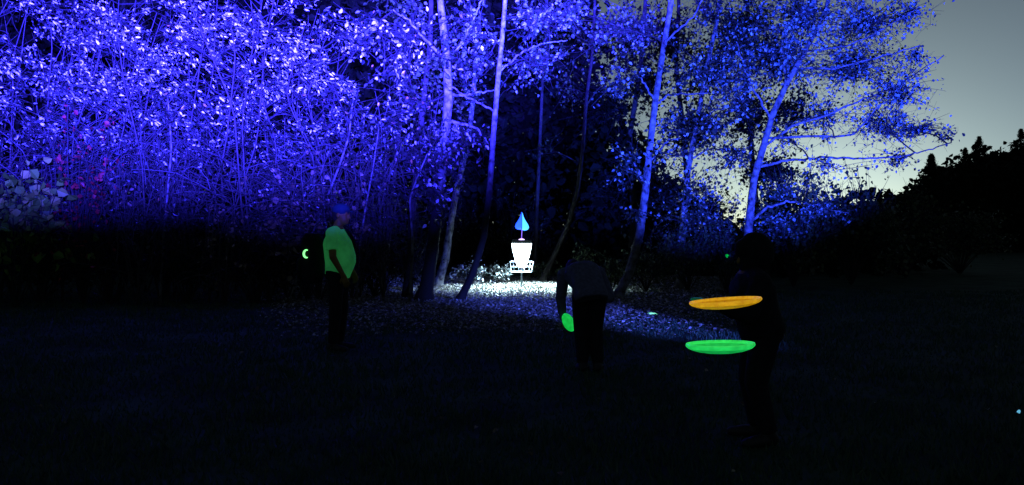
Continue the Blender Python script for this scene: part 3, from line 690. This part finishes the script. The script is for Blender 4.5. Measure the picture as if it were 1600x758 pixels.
def head(b, c, Mx, sc=1.0):
    A = np.array(Mx); g = lambda v: np.asarray(c) + A @ (np.asarray(v) * sc)
    b.ball(g((-.012, 0, .025)), np.array([.098, .078, .098]) * sc, 20, 14, Mx)
    b.ball(g((.028, 0, -.045)), np.array([.066, .060, .075]) * sc, 18, 12, Mx)
    b.ball(g((.068, 0, -.088)), np.array([.024, .028, .022]) * sc, 12, 8, Mx)      # chin
    limb(b, [g((.086, 0, .012)), g((.108, 0, -.028))], [.010 * sc, .015 * sc], 10)   # nose
    for s in (-1, 1):
        b.ball(g((.078, .031 * s, .016)), np.array([.014, .016, .011]) * sc, 10, 8, Mx)   # eyes
        b.ball(g((.080, .033 * s, .036)), np.array([.012, .022, .008]) * sc, 10, 6, Mx)   # brow
        b.ball(g((-.008, .079 * s, -.005)), np.array([.022, .011, .033]) * sc, 10, 8, Mx) # ears
    b.ball(g((.088, 0, -.053)), np.array([.010, .026, .006]) * sc, 10, 6, Mx); b.ball(g((.086, 0, -.064)), np.array([.010, .022, .007]) * sc, 10, 6, Mx)
SKIN = mat('skin', (.20, .11, .018), .6, .35, .12, 14)
BLACK = mat('black_cloth', (.012, .012, .014), .9, .15, .3, 30, bump=.3)
DARKBLUE = mat('slate_shirt_cloth', (.08, .085, .13), .9, .15, .3, 30, bump=.3)
LEATHER = mat('black_shoe', (.015, .014, .014), .6, .3, .2, 20)
HAIR = mat('dark_hair', (.015, .012, .010), .7, .3, .3, 60)
NEON = mat('neon_shirt_cloth', (.10, .80, .22), .85, .15, .38, 3.2, emit=(.012, .125, .030), es=.5, bump=.6)
CAPM = mat('cap_cloth', (.012, .035, .05), .85, .15, .15, 20)

def person(label, loc, rotz, J, fat=1.0, shirt=None, sleeve=1.0, legs=None, longsl=False, headwear=None, hc=(.3, .3), lab=True):
    t = thing('person', label, 'person', loc, rotz=rotz)
    A = lambda k: np.array(J[k], float)
    side = (A('hipL') - A('hipR')); side /= np.linalg.norm(side)
    sh = (A('shL') - A('shR')); sh /= np.linalg.norm(sh)
    b = MB()
    tp = [A('pelvis') - (A('waist') - A('pelvis')) * .45, A('pelvis'), A('waist'), A('chest'), A('neck')]
    tw = np.array([.13, .165, .150 * (.5 + .5 * fat), .175, .085]); td = np.array([.09, .115, .105 * fat, .115 * (.6 + .4 * fat), .07])
    torso_loft(b, tp, tw, td, side)
    limb(b, [A('neck') - (A('neck') - A('chest')) * .2, A('head') + (A('neck') - A('head')) * .25], [.062, .056])
    Mh = frame(J['face'], J['up']); head(b, A('head'), Mh)
    for s in 'LR':
        limb(b, [A('sh' + s), A('el' + s), A('wr' + s)], [.056, .042, .027])
        limb(b, [A('hip' + s), A('kn' + s), A('an' + s)], [.088, .058, .038])
        f = np.array(J['toe' + s], float); f /= np.linalg.norm(f); a = A('an' + s)
        limb(b, [a + [0, 0, -.045], a + f * .15 + [0, 0, -.065]], [.035, .024])
        hand(b, A('wr' + s), J['hd' + s], J['hn' + s], J['ht' + s], J['cl' + s])
    rebuild(b, 'body', SKIN, t, .0075, 3)
    # shirt
    b = MB(); torso_loft(b, [A('pelvis') - (A('waist') - A('pelvis')) * .25, A('pelvis'), A('waist'), A('chest'), A('neck') - (A('neck') - A('chest')) * .12], tw * [1.30, 1.10, 1.13, 1.1, 1.0] + .006, td * [1.45, 1.18, 1.14, 1.12, 1.0] + .008, side)
    for s in 'LR':
        a, e, w_ = A('sh' + s), A('el' + s), A('wr' + s)
        limb(b, [A('chest') + (A('neck') - A('chest')) * .45 + (a - A('chest')) * .35, a], [.075, .070])
        if longsl: limb(b, [a, e, w_ - (w_ - e) * .06], [.070, .056, .040])
        else:
            q = np.linspace(0, 1, 6)[:, None]; b.ball(a, .069, 14, 9); b.tube(a + (e - a) * .72 * q, np.linspace(.069, .074, 6), 16)
    rebuild(b, 'shirt', shirt, t, .010, 5)
    b = MB(); torso_loft(b, [A('pelvis') - (A('waist') - A('pelvis')) * .5, A('pelvis') + (A('waist') - A('pelvis')) * .05, A('pelvis') + (A('waist') - A('pelvis')) * .3], np.array([.15, .172, .168]) * (.75 + .25 * fat) + .004, np.array([.11, .126, .122]) * (.75 + .25 * fat) + .004, side)
    for s in 'LR':
        h, k, a = A('hip' + s), A('kn' + s), A('an' + s)
        limb(b, [h, k, a + (k - a) * .08], [.103, .076, .062])
    rebuild(b, 'trousers', legs or BLACK, t, .011, 5)
    for s in 'LR':
        b = MB(); f = np.array(J['toe' + s], float); f /= np.linalg.norm(f); a = A('an' + s); l = np.cross([0, 0, 1], f)
        limb(b, [a + [0, 0, -.01], a - f * .035 + [0, 0, -.052]], [.050, .042]); limb(b, [a - f * .03 + [0, 0, -.055], a + f * .09 + [0, 0, -.060], a + f * .17 + [0, 0, -.068]], [.042, .043, .032])
        rebuild(b, 'shoe', LEATHER, t, .008, 3)
    c = A('head'); Am = np.array(Mh); g = lambda v: c + Am @ np.asarray(v, float)
    b = MB(); b.ball(g((-.024, 0, .030)), (.099, .085, .100), 20, 14, Mh); b.ball(g((-.055, 0, -.03)), (.062, .068, .07), 16, 10, Mh)
    rebuild(b, 'hair', HAIR, t, .009, 3)
    if headwear == 'shade_hood':  # covering added so the head stays black and unlit
        b = MB(); b.ball(g((-.022, 0, .012)), (.122, .104, .135), 20, 14, Mh); b.ball(g((.035, 0, -.055)), (.075, .082, .085), 16, 10, Mh); b.ball(g((.045, 0, .05)), (.075, .085, .07), 16, 10, Mh)
        rebuild(b, 'shade_hood', BLACK, t, .01, 4)
    if headwear == 'cap':
        b = MB(); n = 20
        b.ball(g((-.010, 0, .062)), (.112, .095, .082), 24, 14, Mh)
        P = [g((.07 + .085 * q, 0, .056 - .014 * q)) for q in np.linspace(0, 1, 5)]
        b.tube(P, [.075, .074, .068, .055, .025], 18, ref=tuple(Am @ np.array([0, 0, 1.0])), ry=[.009] * 5)
        rebuild(b, 'cap', CAPM, t, .007, 3)
    return t

# person in the neon shirt, in profile, facing the basket side
x0 = (528 - 800) / F * 9.3
p1 = dict(pelvis=(0, 0, .92), waist=(.035, 0, 1.08), chest=(-.01, 0, 1.30), neck=(-.01, 0, 1.475), head=(.045, 0, 1.615), face=(1, -.18, -.04), up=(0, 0, 1),
    shL=(-.02, .19, 1.40), shR=(-.02, -.19, 1.40), elL=(-.02, .26, 1.13), elR=(.02, -.27, 1.12), wrL=(.12, .24, .92), wrR=(.13, -.22, .90),
    hipL=(0, .09, .90), hipR=(0, -.09, .90), knL=(.02, .10, .49), knR=(.0, -.10, .49), anL=(-.02, .11, .09), anR=(-.03, -.11, .09),
    toeL=(1, .15, 0), toeR=(1, -.2, 0), hdL=(.35, -.1, -1), hdR=(.35, .1, -1), hnL=(-.1, -1, 0), hnR=(-.1, 1, 0), htL=1, htR=-1, clL=.35, clR=.35)
person('person in a glowing neon green t-shirt and cap, standing in profile with a backpack', (x0, 9.3, float(gz(x0, 9.3))), R(-4), p1, fat=1.42, shirt=NEON, headwear='cap')
def backpack():
    t = thing('backpack', 'bulky black backpack on the back of the person in neon green', 'backpack', (x0, 9.3, float(gz(x0, 9.3))), rotz=R(-4))
    b = MB(); q = np.linspace(0, 1, 9)
    b.tube([(-.315, 0, .80 + .60 * f) for f in q], .135 * np.array([.75, .95, 1, 1, 1, 1, .98, .9, .6]), 20, ref=(0, 1, 0), ry=.165 * np.array([.8, .97, 1, 1, 1, 1, .98, .92, .7]))
    rebuild(b, 'bag', BLACK, t, .012, 5)
    b = MB(); b.tube([(-.445, 0, .84 + .26 * f) for f in q], .05 * np.array([.7, .95, 1, 1, 1, 1, 1, .95, .7]), 16, ref=(0, 1, 0), ry=.12 * np.array([.8, .97, 1, 1, 1, 1, 1, .97, .8]))
    rebuild(b, 'pocket', BLACK, t, .01, 4)
    for s in (1,):
        P = curve([(-.20, .10 * s, 1.34), (-.12, .11 * s, 1.475), (.0, .115 * s, 1.49), (.12, .13 * s, 1.38), (.16, .15 * s, 1.24), (.06, .205 * s, 1.06), (-.12, .20 * s, .96)], 26)
        b = MB(); b.tube(P, .022, 8, ref=(0, 1, 0), ry=.007); b.build('strap', BLACK, t, smooth=True)
    b = MB(); a = np.linspace(R(70), R(290), 18)
    b.tube(np.stack([-.325 + .034 * np.cos(a), np.full(18, -.176) + .0 * a, 1.155 + .045 * np.sin(a)], 1), .011 * np.sin(np.linspace(.25, math.pi - .25, 18)) + .003, 8, ref=(0, 1, 0))
    o = b.build('glow_ring', glow('crescent_glow', (.25, 1.0, .30), 1.6), smooth=True); o.location = t.location; o.rotation_euler = t.rotation_euler
    tag(o, 'small bright green crescent of light on the side of the backpack', 'light')
backpack()

# stooping person seen from behind, a glowing disc in the left hand (forward is away from the camera)
x1, d1 = (920 - 800) / F * 7.9, 7.9
p2 = dict(pelvis=(0, -.02, .74), waist=(.10, .0, .88), chest=(.28, .05, .99), neck=(.40, .10, 1.03), head=(.52, .12, .99), face=(.75, .1, -.7), up=(.7, 0, .7),
    shL=(.34, .235, .96), shR=(.33, -.14, .985), elL=(.34, .265, .70), elR=(.16, -.235, .73), wrL=(.26, .245, .50), wrR=(.06, -.12, .72),
    hipL=(0, .075, .74), hipR=(0, -.085, .74), knL=(.07, .075, .42), knR=(.05, -.075, .42), anL=(-.05, .065, .09), anR=(-.05, -.085, .09),
    toeL=(1, .2, 0), toeR=(1, -.3, 0), hdL=(-.1, -.05, -1), hdR=(-.3, .8, -.2), hnL=(0, -1, 0), hnR=(.3, 0, -1), htL=-1, htR=1, clL=.7, clR=.5)
t2 = person('dark clothed person stooping with one hand on the hip and a glowing disc', (x1, d1, float(gz(x1, d1))), R(90), p2, fat=.9, shirt=DARKBLUE, longsl=True)
disc('bright green glowing disc hanging from the hand of the stooping person', at(888, 504, 8.07), .102, (R(64), R(6), R(48)), g_green)

# person at right, knees bent, turned to the left, hands out towards the discs
x2, d2 = (1186 - 800) / F * 5.15, 5.15
p3 = dict(pelvis=(-.02, 0, .74), waist=(.02, 0, .88), chest=(.05, 0, 1.04), neck=(.06, 0, 1.14), head=(.04, 0, 1.245), face=(1, .1, -.2), up=(0, 0, 1),
    shL=(.04, .17, 1.07), shR=(.04, -.17, 1.07), elL=(.14, .25, .86), elR=(.10, -.24, .84), wrL=(.28, .17, .90), wrR=(.24, -.14, .90),
    hipL=(-.02, .085, .73), hipR=(-.02, -.085, .73), knL=(.05, .10, .41), knR=(.03, -.10, .41), anL=(-.03, .11, .09), anR=(-.03, -.12, .09),
    toeL=(1, .3, 0), toeR=(1, -.3, 0), hdL=(1, -.3, .1), hdR=(1, .3, .1), hnL=(-.1, -.4, 1), hnR=(-.1, .4, 1), htL=1, htR=-1, clL=.4, clR=.4)
person('black clothed person at right facing the floating glowing discs', (x2, d2, float(gz(x2, d2))), R(180), p3, fat=1.05, shirt=BLACK, longsl=True, headwear='shade_hood')
disc('faint green glow added at the hands of the person at right', np.array([x2 - .36, d2 - .03, .925]), .105, (R(6), R(10), 0), g_faint)  # added disc, stands in for green light falling on the hands

for o in bpy.data.objects:
    if '_o' in o: del o['_o']
